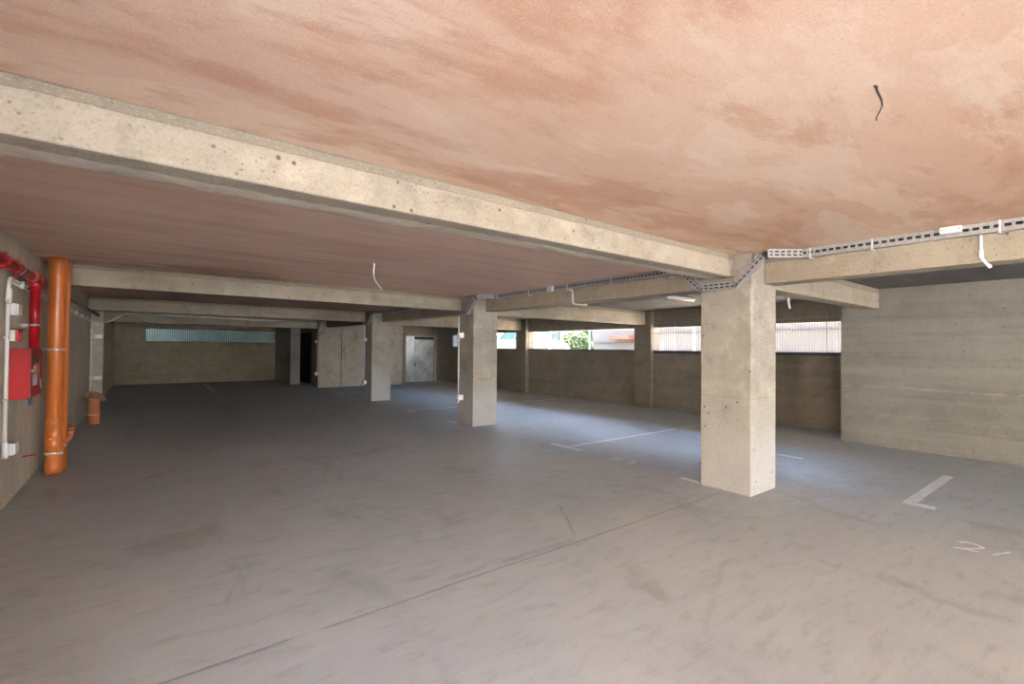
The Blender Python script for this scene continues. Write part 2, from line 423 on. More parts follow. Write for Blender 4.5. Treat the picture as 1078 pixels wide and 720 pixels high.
# metal double door
d = thing('door_1', (9.45, 20.36, 0), 'grey metal double door under a black slot at the back', 'door'); d['kind'] = 'structure'
MB().box(9.44, 9.87, 20.36, 20.41, .01, 2.12, .004).build('door_leaf', M['door'], d)
l2 = MB().box(9.88, 10.88, 20.36, 20.41, .01, 1.98, .004).build('door_leaf', M['door'], d)
MB().box(9.88, 10.88, 20.37, 20.42, 1.985, 2.10, .002).build('slot', M['door_dark'], d)
sub(MB().box(9.90, 9.925, 20.31, 20.34, .72, .88, .005).box(9.905, 9.92, 20.33, 20.36, .73, .76).box(9.905, 9.92, 20.33, 20.36, .84, .87), 'handle', M['dark'], l2, d.location)
sub(MB().box(9.872, 9.878, 20.352, 20.362, .01, 1.98), 'meeting_gap', M['door_dark'], l2, d.location)
b = MB().box(10.88, 10.97, 20.27, 20.42, 0, 2.2, .005).box(9.42, 10.88, 20.3, 20.42, 2.12, 2.15)
b.build('door_frame', M['frame_beige'], d)

# unseen storeys added over the garage to cast shade around it
struct(MB().box(XL - 1.2, XO, YO, YB + .3, ZC + .35, 9.5).build('wall_upper_storeys', M['facade']), 'cream storeys of the building added over the garage for shade', 'wall')

# balcony slabs added out of view to keep the high sun off the windows
struct(MB().box(XO, XO + 1.7, YO, YB + 2.0, ZC + .36, ZC + .52).box(XL - 1.2, XO, YB + .3, YB + 2.0, ZC + .36, ZC + .52).build('ceiling_sunshade', M['slab']), 'concrete balcony slab added above the windows to block sun', 'sunshade')

d = thing('doorway_shade', (5.52, 21.7, 0), 'black sheet added in the doorway beside the stained wall as its shade', 'door'); d['kind'] = 'structure'
MB().box(5.50, 5.538, 20.21, 23.19, .01, 2.195, .004).build('door_leaf', M['door_dark'], d)  # dark sheet put in the doorway to stand for its shade
MB().box(5.47, 5.50, 20.40, 20.43, .95, 1.12, .004).build('handle', M['dark'], d)

# ------------------------------------------------------------------ columns, pilasters, beams
def column(x0, x1, y0, y1, z1, label, group=None):
    o = MB().box(x0, x1, y0, y1, 0, z1, .012, 2).build('concrete_column', M['column'])
    return tag(o, label, 'column')
column(XC, XC2, 2.51, 3.11, ZC, 'nearest square concrete column with cable tray looped round its head')
column(XC, XC2, 8.11, 8.71, ZC, 'second square concrete column with an orange rust smear on its front')
column(XC, XC2, 13.63, 14.23, ZC, 'third concrete column standing in front of the stained wall')
o = MB().box(4.72, 5.10, 21.4, YB - .002, 0, ZC - .001).build('concrete_pier', M['column']); tag(o, 'concrete pier beside the black doorway at the back', 'pier')
def pilaster(y0, y1, label):
    o = MB().box(10.91, XW - .001, y0, y1, 0, ZC, .008).build('wall_pilaster', M['wall_w']); tag(o, label, 'pilaster')
pilaster(7.95, 8.52, 'wall pilaster between the barred window and the open window')
pilaster(13.37, 13.97, 'wall pilaster seen just right of the second column')
def beam(x0, x1, y0, y1, z0, label, mat='beam', z1=ZC):
    o = MB().box(x0, x1, y0, y1, z0, z1, .010, 2).build('ceiling_beam', M[mat]); return tag(o, label, 'beam')
beam(XL, XC - .002, 2.70, 3.01, 2.43, 'big cream concrete beam crossing the whole pink ceiling in front')
beam(XL, XC - .002, 8.60, 8.90, 2.39, 'cream beam running from the orange pipe to the second column')
beam(XL, XC - .002, 14.2, 14.5, 2.38, 'third cross beam, behind the one at the orange pipe')
beam(XL, XC - .002, 19.1, 19.4, 2.30, 'farthest cross beam carrying the long white conduit')
beam(XT, XT2, YO, 2.505, 2.36, 'longitudinal beam right of the nearest column', 'tray_beam')
beam(XT, XT2, 3.115, 8.105, 2.36, 'longitudinal beam between the nearest and second columns', 'tray_beam')
beam(XT, XT2, 8.715, 13.625, 2.36, 'longitudinal beam between the second and third columns', 'tray_beam')
beam(XT, XT2, 14.235, 19.195, 2.36, 'longitudinal beam from the third column to the stained wall', 'tray_beam')
beam(XC2 + .002, XR - .002, 2.58, 2.83, 2.34, 'bay beam from the nearest column to the right wall', 'tray_beam')
beam(XC2 + .002, 10.908, 8.13, 8.40, 2.30, 'bay beam from the second column to the wall pilaster', 'tray_beam')
beam(XC2 + .002, 10.908, 13.65, 13.92, 2.28, 'bay beam running behind the second column from the third column', 'tray_beam')

fb = [o for o in COL.objects if o.name == 'ceiling_beam'][0]
bm = bmesh.new(); rnd = random.Random(5); pv = None; x = XL + .02
while x < XC - .02:
    w0 = .150 + .012 * math.sin(x * 2.1) + rnd.uniform(-.012, .012); w1 = .03 + rnd.uniform(0, .012)
    cur = [bm.verts.new((x, 2.70 + w0, 2.4295)), bm.verts.new((x, 2.70 + w0 + .03, 2.4275)), bm.verts.new((x, 2.70 + w0 + w1 + .03, 2.427)), bm.verts.new((x, 2.995, 2.43))]
    if pv:
        for i in range(3): bm.faces.new((pv[i], pv[i + 1], cur[i + 1], cur[i]))
    pv = cur; x += .045
mb = MB(); mb.bm.free(); mb.bm = bm
seam = sub(mb, 'mortar_seam', M['mortar'], fb, fb.location); seam['label'] = 'paler smear of mortar along the underside'
c2 = [o for o in COL.objects if o.name == 'concrete_column.001'][0]
mb = MB(); rs = [(5.31, .985), (5.36, 1.0), (5.42, .99), (5.47, .978), (5.56, .968), (5.66, .955), (5.655, .94), (5.56, .95), (5.47, .955), (5.46, .92), (5.445, .95), (5.37, .965), (5.32, .972)]
mb.bm.faces.new([mb.bm.verts.new((x, 8.1085, z)) for x, z in rs])
sub(mb, 'rust_smear', M['rust'], c2, c2.location)['label'] = 'orange rust smear'

# ------------------------------------------------------------------ cable trays
def tray_segment(mb, p, q, side, h=.085, w=.07, slots=True, rows=1):
    """open perforated channel: two pierced side plates on a base"""
    p, q = Vector(p), Vector(q); L = (q - p).length
    if L < .01: return
    t = (q - p).normalized(); n = Vector(side).normalized()
    u = n.cross(t).normalized()
    if u.z < 0: u = -u
    mid = (p + q) / 2; th = .0018
    mb.obox(mid, t, n, u, L / 2, w / 2, th)                                   # base
    for s_ in (-1, 1):
        o = mid + n * (w / 2) * s_
        if not slots or s_ < 0:
            mb.obox(o + u * h / 2, t, n, u, L / 2, th, h / 2); continue
        bars = ((.18, .18), (.83, .17)) if rows == 1 else ((.10, .10), (.50, .11), (.90, .10))
        for c_, hh in bars: mb.obox(o + u * h * c_, t, n, u, L / 2, th, h * hh)
        mb.obox(o + u * h * .975, t, n, u, L / 2, .006, .003)
        k = max(1, round(L / .062)); pitch = L / k
        gaps = ((.51, .16),) if rows == 1 else ((.295, .10), (.705, .10))
        for i in range(k + 1):
            c = p + t * min(max(i * pitch, .010), L - .010)
            for c_, hh in gaps: mb.obox(c + n * (w / 2) * s_ + u * h * c_, t, n, u, .011 if 0 < i < k else .010, th, h * hh)
def cable_tray(base, path, label, brackets, extra_boxes=()):
    r = thing('cable_tray', base, label, 'cable tray')
    mb = MB()
    for p, q in zip(path, path[1:]):
        d = Vector(q) - Vector(p)
        side = (-1, 0, 0) if abs(d.y) > abs(d.x) * .8 else ((0, -1, 0) if abs(d.x) > 0 else (-1, 0, 0))
        if side == (-1, 0, 0):
            n = Vector((-1, 0, 0)); tt = d.normalized(); n = (n - tt * n.dot(tt)).normalized(); side = n
        else:
            n = Vector(side); tt = d.normalized(); n = (n - tt * n.dot(tt)).normalized(); side = n
        tray_segment(mb, p, q, side, rows=1 if abs(d.y) > 1.5 else 2)
    mb.build('channel', M['steel'], r)
    for k, (off, dz) in enumerate(((-.018, .014), (-.017, .038), (-.018, .062), (.010, .014))):  # black cables stacked behind the slots to stand for shade inside
        pts = [(p[0] + off, p[1], p[2] + dz) for p in path]
        MB().tube(bend(pts, .06), .0125, 8).build('cable', M['black'], r)
    for y in brackets:
        b = MB().box(5.432, 5.440, y - .006, y + .006, 2.575, ZC - .001).box(5.432, 5.53, y - .012, y + .012, 2.570, 2.578)
        b.build('bracket', M['grey_pvc'], r)
    return r
def loop(xa, yf, zb=2.295, zt=2.59, xo=5.185):
    """path round the aisle side of a column under the cross beam"""
    return [(xa, yf - .42, zt), (xo, yf - .18, zt), (xo, yf + .13, zb), (xo, yf + .58, zb), (xo, yf + .90, zt), (xa, yf + 1.2, zt)]
XTR = 5.475
t1 = cable_tray((XTR, -.5, 2.5), [(XTR, YO + .1, 2.585)] + loop(XTR, 2.51)[:4] + [(5.185, 3.09, 2.295)], 'slotted steel cable tray right of and round the nearest column', (.62, 1.47, 2.0))
t2 = cable_tray((XTR, 5, 2.5), loop(XTR, 2.51)[3:] + loop(XTR, 8.11)[:4], 'dark slotted cable tray between the nearest and second columns', (4.67, 5.6, 6.60, 7.58))
t3 = cable_tray((XTR, 11, 2.5), loop(XTR, 8.11)[3:] + loop(XTR, 13.63, 2.28)[:4], 'cable tray between the second and third columns', (10.2, 11.4, 12.6))
t4 = cable_tray((XTR, 16, 2.5), loop(XTR, 13.63, 2.28)[3:] + [(XTR, 18.3, 2.585), (5.185, 18.75, 2.585), (5.185, 19.02, 2.27), (5.185, 19.15, 2.27)], 'cable tray from the third column to the stained wall', (15.6, 17.2))

# ------------------------------------------------------------------ boxes and small electrical things
def jbox(name, base, boxes, mat, label, cat, group=None):
    r = thing(name, base, label, cat, group); return r
r = thing('junction_box', (5.43, 5.98, 2.58), 'small white box clipped on the dark tray between two columns', 'junction box')
MB().box(5.385, 5.437, 5.92, 6.05, 2.575, 2.672, .006, 2).build('body', M['white_pvc'], r)
MB().box(5.378, 5.386, 5.925, 6.045, 2.58, 2.667, .003).build('cover', M['grey_pvc'], r)
r = thing('junction_box', (5.43, .92, 2.62), 'pale flat box on the tray right of the nearest column', 'junction box')
MB().box(5.39, 5.437, .84, .98, 2.62, 2.676, .005, 2).build('body', M['white_pvc'], r)
for y in (.855, .965): MB().box(5.386, 5.391, y - .004, y + .004, 2.644, 2.652).build('screw', M['dark'], r)
# dangling conduit ends on the longitudinal beam
r = thing('conduit_drop', (5.50, 5.55, 2.36), 'bent white conduit drop hanging off the middle longitudinal beam', 'conduit')
MB().tube(bend([(5.44, 5.55, 2.585), (5.515, 5.55, 2.56), (5.515, 5.55, 2.345), (5.60, 5.50, 2.335), (5.72, 5.46, 2.335)], .05), .012, 8).build('pipe', M['white_pvc'], r)
MB().tube([(5.70, 5.467, 2.335), (5.75, 5.45, 2.335)], .017, 8).build('coupling', M['white_pvc'], r)
r = thing('conduit_drop', (5.50, .74, 2.3), 'white conduit drop bent under the right-hand longitudinal beam', 'conduit')
MB().tube(bend([(5.512, .74, 2.66), (5.512, .74, 2.40), (5.55, .71, 2.345), (5.60, .70, 2.33)], .05), .011, 8).build('pipe', M['white_pvc'], r)
MB().tube([(5.512, .74, 2.46), (5.512, .74, 2.40)], .016, 8).build('coupling', M['white_pvc'], r)
MB().tube([(5.585, .703, 2.337), (5.61, .699, 2.328)], .015, 8).build('coupling', M['white_pvc'], r)
# fittings on the column sides
def column_fitting(yb, z, label):
    r = thing('wall_socket', (XC, yb - .08, z), label, 'socket box', 'white boxes on the column sides')
    MB().box(XC - .075, XC - .001, yb - .15, yb - .03, z - .05, z + .06, .008, 2).build('body', M['white_pvc'], r)
    MB().box(XC - .105, XC - .074, yb - .145, yb - .035, z - .04, z + .05, .012, 3).build('lid', M['tube'], r)
    MB().tube(bend([(XC - .05, yb - .06, z - .05), (XC - .05, yb - .06, z - .10), (XC - .05, yb - .0, z - .12), (XC - .03, yb + .0, z - .04)], .04), .008, 7).build('cable_loop', M['white_pvc'], r)
    return r
def column_conduit(y, z0, z1, label):
    r = thing('wall_conduit', (XC - .014, y, z0), label, 'conduit')
    MB().tube([(XC - .014, y, z0), (XC - .014, y, z1)], .013, 8).build('pipe', M['white_pvc'], r)
    for k in range(4):
        z = z0 + (z1 - z0) * (k + .5) / 4; MB().box(XC - .03, XC - .0005, y - .018, y + .018, z - .008, z + .008).build('clip', M['grey_pvc'], r)
column_conduit(8.66, .42, 2.27, 'white conduit down the side of the second column')
column_fitting(8.62, 1.86, 'upper white box on the side of the second column')
column_fitting(8.62, .56, 'lower white box on the side of the second column')
column_conduit(14.19, .45, 2.26, 'white conduit down the side of the third column')
column_fitting(14.17, 1.82, 'upper white box on the side of the third column')
column_fitting(14.17, .53, 'lower white box on the side of the third column')
column_conduit(19.28, .45, 2.2, 'thin conduit down the corner of the stained wall')
column_fitting(19.38, 1.80, 'upper white box at the corner of the stained wall')
column_fitting(19.38, .54, 'lower white box at the corner of the stained wall')
r = thing('control_panel', (5.18, 8.76, 1.63), 'bluish-white upright panel peeping out behind the second column', 'panel')
MB().box(5.14, 5.26, 8.708, 8.78, 1.63, 1.87, .006, 2).build('body', M['panel_blue'], r)
MB().box(5.133, 5.141, 8.722, 8.772, 1.64, 1.86, .003).build('cover', M['panel_blue'], r)
# ceiling lamp in the bay
r = thing('ceiling_lamp', (8.5, 5.49, 2.6), 'short white tube lamp on the grey slab behind the nearest column', 'lamp')
MB().box(8.05, 9.02, 5.45, 5.53, 2.645, ZC - .001, .006).build('housing', M['white_pvc'], r)
MB().tube([(8.08, 5.49, 2.63), (8.99, 5.49, 2.63)], .018, 10).build('tube', M['tube'], r)
# strip dangling from the bay beam
r = MB().tube(bend([(6.98, 2.822, 2.46), (6.98, 2.843, 2.43), (7.0, 2.845, 2.36), (7.03, 2.86, 2.28), (7.10, 2.87, 2.20)], .05), .014, 8).build('cable_end', M['white_pvc'])
tag(r, 'stiff white cable end dangling beside the nearest column', 'cable')
# bare wires at the ceiling
r = thing('hanging_wire', (2.327, .617, 2.5), 'dark wire stub hanging from the pink ceiling at upper right', 'wire')
MB().tube([(2.327, .617, ZC + .01), (2.322, .612, 2.66), (2.335, .60, 2.62), (2.345, .60, 2.60)], [.004, .0045, .004, .003], 7).build('sheath', M['black'], r)
MB().tube([(2.345, .60, 2.60), (2.335, .606, 2.575), (2.318, .612, 2.55), (2.316, .612, 2.535)], .0025, 6).build('core', M['dark'], r)
MB().box(2.312, 2.342, .612, .622, ZC - .003, ZC).build('plate', M['dark'], r)
r = thing('hanging_wire', (2.293, 5.923, 2.45), 'pale wire loop hanging from the pink ceiling beyond the front beam', 'wire')
MB().tube([(2.293, 5.923, ZC + .01), (2.29, 5.92, 2.64), (2.283, 5.915, 2.59), (2.285, 5.915, 2.535)], .009, 7).build('sheath', M['white_pvc'], r)
MB().tube([(2.285, 5.915, 2.535), (2.30, 5.91, 2.47), (2.33, 5.91, 2.42), (2.38, 5.90, 2.365), (2.40, 5.90, 2.355)], .0045, 6).build('core', M['grey_pvc'], r)
# long conduit along the farthest beam
r = thing('wall_conduit', (0, 19.0, 2.2), 'long white conduit running along the farthest cross beam', 'conduit')
MB().tube(bend([(-1.12, 15.02, 2.13), (-1.12, 18.92, 2.27), (-1.0, 19.06, 2.28), (-.62, 19.07, 2.56), (1.0, 19.07, 2.56), (5.1, 19.07, 2.52)], .15), .028, 10).build('pipe', M['white_pvc'], r)
for x in (-.4, 1.1, 2.6, 4.1): MB().box(x - .02, x + .02, 19.03, 19.099, 2.515, 2.60, .004).build('clip', M['grey_pvc'], r)
# second wall pipe in the far bay
r = thing('ceiling_conduit', (8, 16.5, 2.4), 'pale bluish conduit under the slab above the metal door', 'conduit')
MB().tube([(5.9, 15.2, 2.46), (10.9, 15.2, 2.46)], .03, 8).build('pipe', M['grey_pvc'], r)
for x in (6.5, 8.0, 9.5): MB().box(x - .01, x + .01, 15.19, 15.21, 2.48, ZC - .001).build('hanger', M['steel'], r)

# ------------------------------------------------------------------ left wall: conduits, boxes
r = thing('wall_conduit', (XL, 6.7, .5), 'upright white conduit beside the red hose cabinet', 'conduit')
MB().tube(bend([(XL + .02, 6.55, .60), (XL + .02, 6.55, 2.12), (XL + .02, 6.59, 2.235), (XL + .02, 6.80, 2.245)], .06), .016, 10).build('pipe', M['white_pvc'], r)
for z in (1.98, .50): MB().tube([(XL + .024, 6.55, z), (XL + .024, 6.55, z + .15)], .023, 10).build('coupling', M['white_pvc'], r)
for z in (2.02, 1.66, 1.06): MB().box(XL + .001, XL + .03, 6.50, 6.60, z - .01, z + .01, .003).build('clip', M['grey_pvc'], r)
r = thing('wall_conduit', (XL, 10, 2.2), 'pair of pale conduits running level along the left wall', 'conduit')
for z in (2.245, 2.205):
    MB().tube([(XL + .012, 6.80, z), (XL + .012, 15.0, z - .07)], .009, 8).build('pipe', M['white_pvc'], r)
for k in range(9): MB().box(XL + .001, XL + .03, 7.2 + k * .95, 7.23 + k * .95, 2.255 - k * .008 - .07, 2.265 - k * .008).build('clip', M['grey_pvc'], r)
def wall_box(y0, y1, z0, z1, dep, label, front):
    r = thing('wall_socket', (XL, (y0 + y1) / 2, z0), label, 'socket box')
    MB().box(XL + .001, XL + dep, y0, y1, z0, z1, .006, 2).build('body', M['grey_pvc'], r)
    MB().box(XL + dep, XL + dep + .012, y0 + .01, y1 - .01, z0 + .008, z1 - .008, .004, 2).build('cover', M[front], r)
    return r
wall_box(6.66, 6.86, 1.885, 2.0, .06, 'white box on the left wall, topmost of those beside the conduit', 'tube')
wall_box(6.68, 6.86, .50, .62, .06, 'white socket box low on the left wall at the conduit foot', 'white_pvc')
r = thing('alarm_button', (XL, 6.9, 1.62), 'white and red fire alarm button above the hose cabinet', 'alarm button')
MB().box(XL + .001, XL + .055, 6.66, 6.87, 1.625, 1.735, .005, 2).build('body', M['white_pvc'], r)
fr = MB().box(XL + .055, XL + .075, 6.68, 6.86, 1.715, 1.735).box(XL + .055, XL + .075, 6.68, 6.86, 1.625, 1.645).box(XL + .055, XL + .075, 6.68, 6.71, 1.645, 1.715).box(XL + .055, XL + .075, 6.83, 6.86, 1.645, 1.715)
fr.build('red_frame', M['red_box'], r)
MB().box(XL + .055, XL + .062, 6.71, 6.83, 1.645, 1.715).build('push_plate', M['grey_pvc'], r)
b = MB().box(XL + .001, XL + .09, 6.72, 6.94, 1.742, 1.752).build('cap', M['dark'], r)
# boxes at the wall end
r = thing('wall_conduit', (XL, 14.95, .5), 'thin white conduit at the end of the left wall', 'conduit')
MB().tube([(XL + .016, 14.98, .50), (XL + .016, 14.98, 2.13)], .016, 8).build('pipe', M['white_pvc'], r)
for z in (1.87, .46): MB().box(XL + .001, XL + .045, 14.85, 15.0, z, z + .11, .005).build('coupling', M['white_pvc'], r)
for z, w in ((1.79, 'upper'), (.81, 'lower')):
    r = thing('bulkhead_light', (XL, 14.9, z), w + ' white bulkhead light at the end of the left wall', 'light fitting')
    MB().box(XL + .002, XL + .09, 14.82, 14.95, z - .05, z + .05, .006, 2).build('base', M['grey_pvc'], r)
    MB().box(XL + .09, XL + .235, 14.825, 14.945, z - .045, z + .045, .012, 3).build('lens', M['tube'], r)

# ------------------------------------------------------------------ red fire main and hose cabinet
fx, fz = -.985, 2.305
r = thing('fire_main', (fx, 7.2, 1.55), 'red fire main along the left wall with a drop to the hose cabinet', 'pipe')
MB().tube([(fx, 1.1, fz), (fx, 7.47, fz), (-1.0, 7.56, fz + .01), (-1.04, 7.68, 2.345), (-1.04, 15.95, 2.345)], [.042, .042, .038, .031, .031], 20).build('main_pipe', M['red'], r)
MB().tube([(fx, 7.2, fz), (fx, 7.2, 1.552)], .043, 20).build('riser', M['red'], r)
def coupling(y, r0=.051):
    b = MB().tube([(fx, y - .045, fz), (fx, y - .04, fz), (fx, y + .04, fz), (fx, y + .045, fz)], [.044, r0, r0, .044], 20)
    b.box(fx - .012, fx + .012, y - .03, y + .03, fz + .044, fz + .072, .005).box(fx - .012, fx + .012, y - .03, y + .03, fz - .072, fz - .044, .005)
    c = b.build('coupling', M['red'], r)
    for z in (fz + .062, fz - .062): sub(MB().tube([(fx - .022, y, z), (fx + .022, y, z)], .007, 6), 'bolt', M['red'], c, r.location)
for y in (5.80, 6.28): coupling(y)
MB().tube([(fx, 6.36, fz), (fx, 6.40, fz)], .050, 20).build('steel_ring', M['steel'], r)
b = MB().tube([(fx, 6.98, fz), (fx, 6.99, fz), (fx, 7.40, fz), (fx, 7.41, fz)], [.044, .052, .052, .044], 20)
b.tube([(fx, 7.2, fz), (fx, 7.2, fz - .12)], .052, 20).tube([(fx, 7.2, fz - .10), (fx, 7.2, fz - .125)], .060, 20)
b.tube([(fx, 6.97, fz), (fx, 7.01, fz)], .060, 20).tube([(fx, 7.39, fz), (fx, 7.43, fz)], .060, 20)
tee = b.build('tee', M['red'], r)
for k in range(6):
    a = k * PI / 3 + .3
    for y in (6.96, 7.44): sub(MB().tube([(fx + .054 * math.cos(a), y - .02, fz + .054 * math.sin(a)), (fx + .054 * math.cos(a), y + .02, fz + .054 * math.sin(a))], .006, 6), 'bolt', M['red'], tee, r.location)
MB().tube([(fx, 7.2, 1.79), (fx, 7.2, 1.815)], .049, 20).box(XL + .001, fx - .05, 7.19, 7.21, 1.79, 1.815).build('clamp', M['steel'], r)
for y in (8.75, 10.5, 12.6, 14.7): MB().tube([(-1.04, y - .015, 2.345), (-1.04, y + .015, 2.345)], .036, 16).box(XL - .002, -1.06, y - .012, y + .012, 2.333, 2.357).build('hanger', M['steel'], r)

hx = -.93
r = thing('hose_cabinet', (-1.0, 6.95, 1.05), 'red fire hose cabinet with a glazed door on the left wall', 'hose cabinet')
body = MB().box(XL + .001, hx - .012, 6.64, 7.28, 1.05, 1.55, .004, 2).build('body', M['red_box'], r)
# knock-out outline on the near side
b = MB()
for x0, x1, z0, z1 in ((-1.055, -.985, 1.490, 1.494), (-1.055, -.985, 1.435, 1.439), (-1.055, -1.051, 1.435, 1.494), (-.989, -.985, 1.435, 1.494)):
    b.box(x0, x1, 6.6385, 6.641, z0, z1)
sub(b, 'knock_out', M['dark'], body, r.location)
dr = MB().box(hx - .012, hx, 6.65, 7.27, 1.06, 1.16).box(hx - .012, hx, 6.65, 7.27, 1.475, 1.54).box(hx - .012, hx, 6.65, 6.78, 1.16, 1.475).box(hx - .012, hx, 7.16, 7.27, 1.16, 1.475).build('door', M['red_box'], r)
sub(MB().box(hx - .010, hx - .004, 6.78, 7.16, 1.16, 1.475), 'glass', M['glass_dark'], dr, r.location)
sub(MB().box(hx, hx + .003, 6.645, 6.652, 1.06, 1.54), 'door_gap', M['dark'], dr, r.location)
sub(MB().tube([(hx, 6.69, 1.33), (hx + .022, 6.69, 1.33)], .014, 12), 'lock', M['steel_clamp'], dr, r.location)
sub(MB().box(hx - .004, hx - .0015, 6.80, 7.02, 1.17, 1.29), 'notice', M['grey_pvc'], dr, r.location)
sub(MB().box(hx, hx + .002, 7.19, 7.26, 1.12, 1.22), 'sticker', M['white_pvc'], dr, r.location)
sub(MB().tube([(hx - .003, 6.93, 1.30), (hx + .002, 6.93, 1.40)], .010, 8), 'nozzle', M['copper'], dr, r.location)
sub(MB().tube([(hx - .003, 6.84, 1.36), (hx + .006, 6.84, 1.36)], .018, 12), 'valve_wheel', M['steel_clamp'], dr, r.location)
# blue strip and red stub between wall and pipe
o = MB().box(XL - .002, XL + .012, 7.75, 7.95, .88, 1.02, .003).build('tape_patch', M['blue']); tag(o, 'small blue patch on the left wall below the hose cabinet', 'patch')
r = thing('pipe_stub', (XL, 7.6, .36), 'thin red rod poking from the left wall near the orange pipe foot', 'rod')
MB().tube([(XL - .004, 7.55, .335), (XL + .10, 7.55, .345)], .008, 8).build('rod', M['red'], r)

# ------------------------------------------------------------------ orange drain pipes
px_, py_ = -.915, 8.12
r = thing('drain_pipe', (px_, py_, 0), 'tall orange drain pipe standing from floor to pink ceiling', 'pipe')
MB().lathe([(.086, 0), (.086, .10), (.084, .12), (.083, .30), (.092, .31), (.092, .43), (.083, .44), (.083, .58), (.090, .59), (.090, .66), (.0815, .67), (.0815, 2.58), (.086, 2.59), (.086, 2.677)], px_, py_, 36).build('pipe', M['orange'], r)
c1 = MB().lathe([(.084, .235), (.0885, .237), (.0885, .265), (.084, .267)], px_, py_, 36, False)
c1.box(px_ + .06, px_ + .09, py_ - .09, py_ - .06, .24, .262).build('clamp', M['steel_clamp'], r)
c2 = MB().lathe([(.080, 1.520), (.086, 1.522), (.086, 1.545), (.080, 1.547)], px_, py_, 36, False)
c2.tube([(px_ - .08, py_, 1.533), (XL + .001, py_, 1.533)], .006, 8).build('clamp', M['steel_clamp'], r)
for z in (.442, .668): MB().lathe([(.0835, z), (.0850, z + .002), (.0850, z + .010), (.0835, z + .012)], px_, py_, 36, False).build('sealing_ring', M['orange_dull'], r)
qx, qy = -.868, 8.31
r = thing('drain_pipe', (qx, qy, 0), 'narrow orange pipe tucked close behind the tall drain pipe', 'pipe')
MB().lathe([(.056, 0), (.056, .33), (.062, .34), (.062, .42), (.056, .43), (.055, 2.50), (.059, 2.51), (.059, 2.677)], qx, qy, 28).build('pipe', M['orange'], r)
br = MB().tube(bend([(qx + .02, qy - .02, .34), (qx + .075, qy - .02, .39), (qx + .09, qy - .02, .44), (qx + .09, qy - .02, .52)], .04), .032, 14).build('branch', M['orange_dull'], r)
sub(MB().tube([(qx + .09, qy - .02, .50), (qx + .09, qy - .02, .545)], .040, 14), 'cap', M['orange_dull'], br, r.location)
sub(MB().tube([(qx + .09, qy - .02, .465), (qx + .09, qy - .02, .48)], .036, 14), 'ring', M['steel_clamp'], br, r.location)
MB().lathe([(.055, .30), (.060, .302), (.060, .325), (.055, .327)], qx, qy, 28, False).build('clamp', M['steel_clamp'], r)
sx, sy = -.855, 12.72
r = thing('drain_stub', (sx, sy, 0), 'short orange pipe stub standing by the left wall', 'pipe')
MB().lathe([(.088, 0), (.088, .15), (.094, .16), (.094, .28), (.086, .29), (.086, .52), (.094, .53), (.094, .57), (.080, .57), (.080, .5)], sx, sy, 30, False).build('pipe', M['orange_dull'], r)
MB().lathe([(.094, .175), (.097, .177), (.097, .195), (.094, .197)], sx, sy, 30, False).build('ring', M['steel_clamp'], r)
MB().box(sx + .075, sx + .115, sy - .03, sy + .03, .45, .56, .01, 2).build('lug', M['orange_dull'], r)
# crumpled cardboard lying on the stub
bm = bmesh.new(); N = 14
rnd = random.Random(3); gv = []
for i in range(N + 1):
    row = []
    for j in range(N + 1):
        u, v = i / N - .5, j / N - .5
        rr = math.hypot(u, v)
        z = .605 + .022 * math.sin(9 * u + 2) * math.cos(8 * v) - max(0, rr - .30) * .45 + rnd.uniform(-.010, .010) - .09 * u + .02 * abs(math.sin(13 * v + 7 * u))
        row.append(bm.verts.new((sx + u * .34 + .02 * math.sin(9 * v), sy + v * .32 + .025 * math.cos(8 * u), max(z, .580 if rr < .32 else .44))))
    gv.append(row)
for i in range(N):
    for j in range(N): bm.faces.new((gv[i][j], gv[i + 1][j], gv[i + 1][j + 1], gv[i][j + 1]))
bmesh.ops.solidify(bm, geom=bm.faces[:], thickness=.012)
mb = MB(); mb.bm.free(); mb.bm = bm
o = mb.build('cardboard_cover', M['card']); tag(o, 'crumpled brown cardboard lying over the short orange pipe stub', 'cardboard')

# ------------------------------------------------------------------ window grilles
def grille(y0, y1, x, z0, z1, pitch, label, mat, rail, wire, along='y'):
    r = thing('window_grille', ((x, (y0 + y1) / 2, z0) if along == 'y' else ((y0 + y1) / 2, x, z0)), label, 'grille')
    def bx(b, a0, a1, d0, d1, c0, c1):
        return b.box(d0, d1, a0, a1, c0, c1) if along == 'y' else b.box(a0, a1, d0, d1, c0, c1)
    b = MB(); n = int((y1 - y0) / pitch)
    for k in range(n + 1):
        y = y0 + (y1 - y0) * k / n; bx(b, y - wire, y + wire, x - wire, x + wire, z0, z1)
    b.build('bars', M[mat], r)
    for z, h in rail:
        b = MB(); bx(b, y0, y1, x - .014, x + .014, z - h, z + h); b.build('rail', M['rail_dark'] if along == 'y' else M[mat], r)
    return r
g = grille(3.16, 7.93, XW - .03, 1.48, 2.33, .052, 'wire mesh grille over the window behind the nearest column', 'bar', ((1.545, .035), (2.26, .006), (2.05, .007)), .0028)
for y in (3.75, 5.6, 7.3): MB().box(XW - .024, XW - .004, y - .006, y + .006, 1.46, 2.36).build('post', M['bar'], g)
r = MB().box(XW - .05, XW - .001, 8.56, 13.36, 1.55, 1.60, .004).build('window_rail', M['rail_dark']); tag(r, 'dark blue rail on the sill of the open window', 'rail')
r = MB().box(XW - .05, XW - .001, 14.01, 17.4, 1.55, 1.60, .004).build('window_rail', M['rail_dark']); tag(r, 'dark blue rail on the sill right of the second column', 'rail')
grille(-.09, 4.76, YB + .10, 1.772, 2.268, .075, 'pale bars across the long window in the far wall', 'bar_teal', ((1.80, .008), (2.24, .008)), .010, 'x')

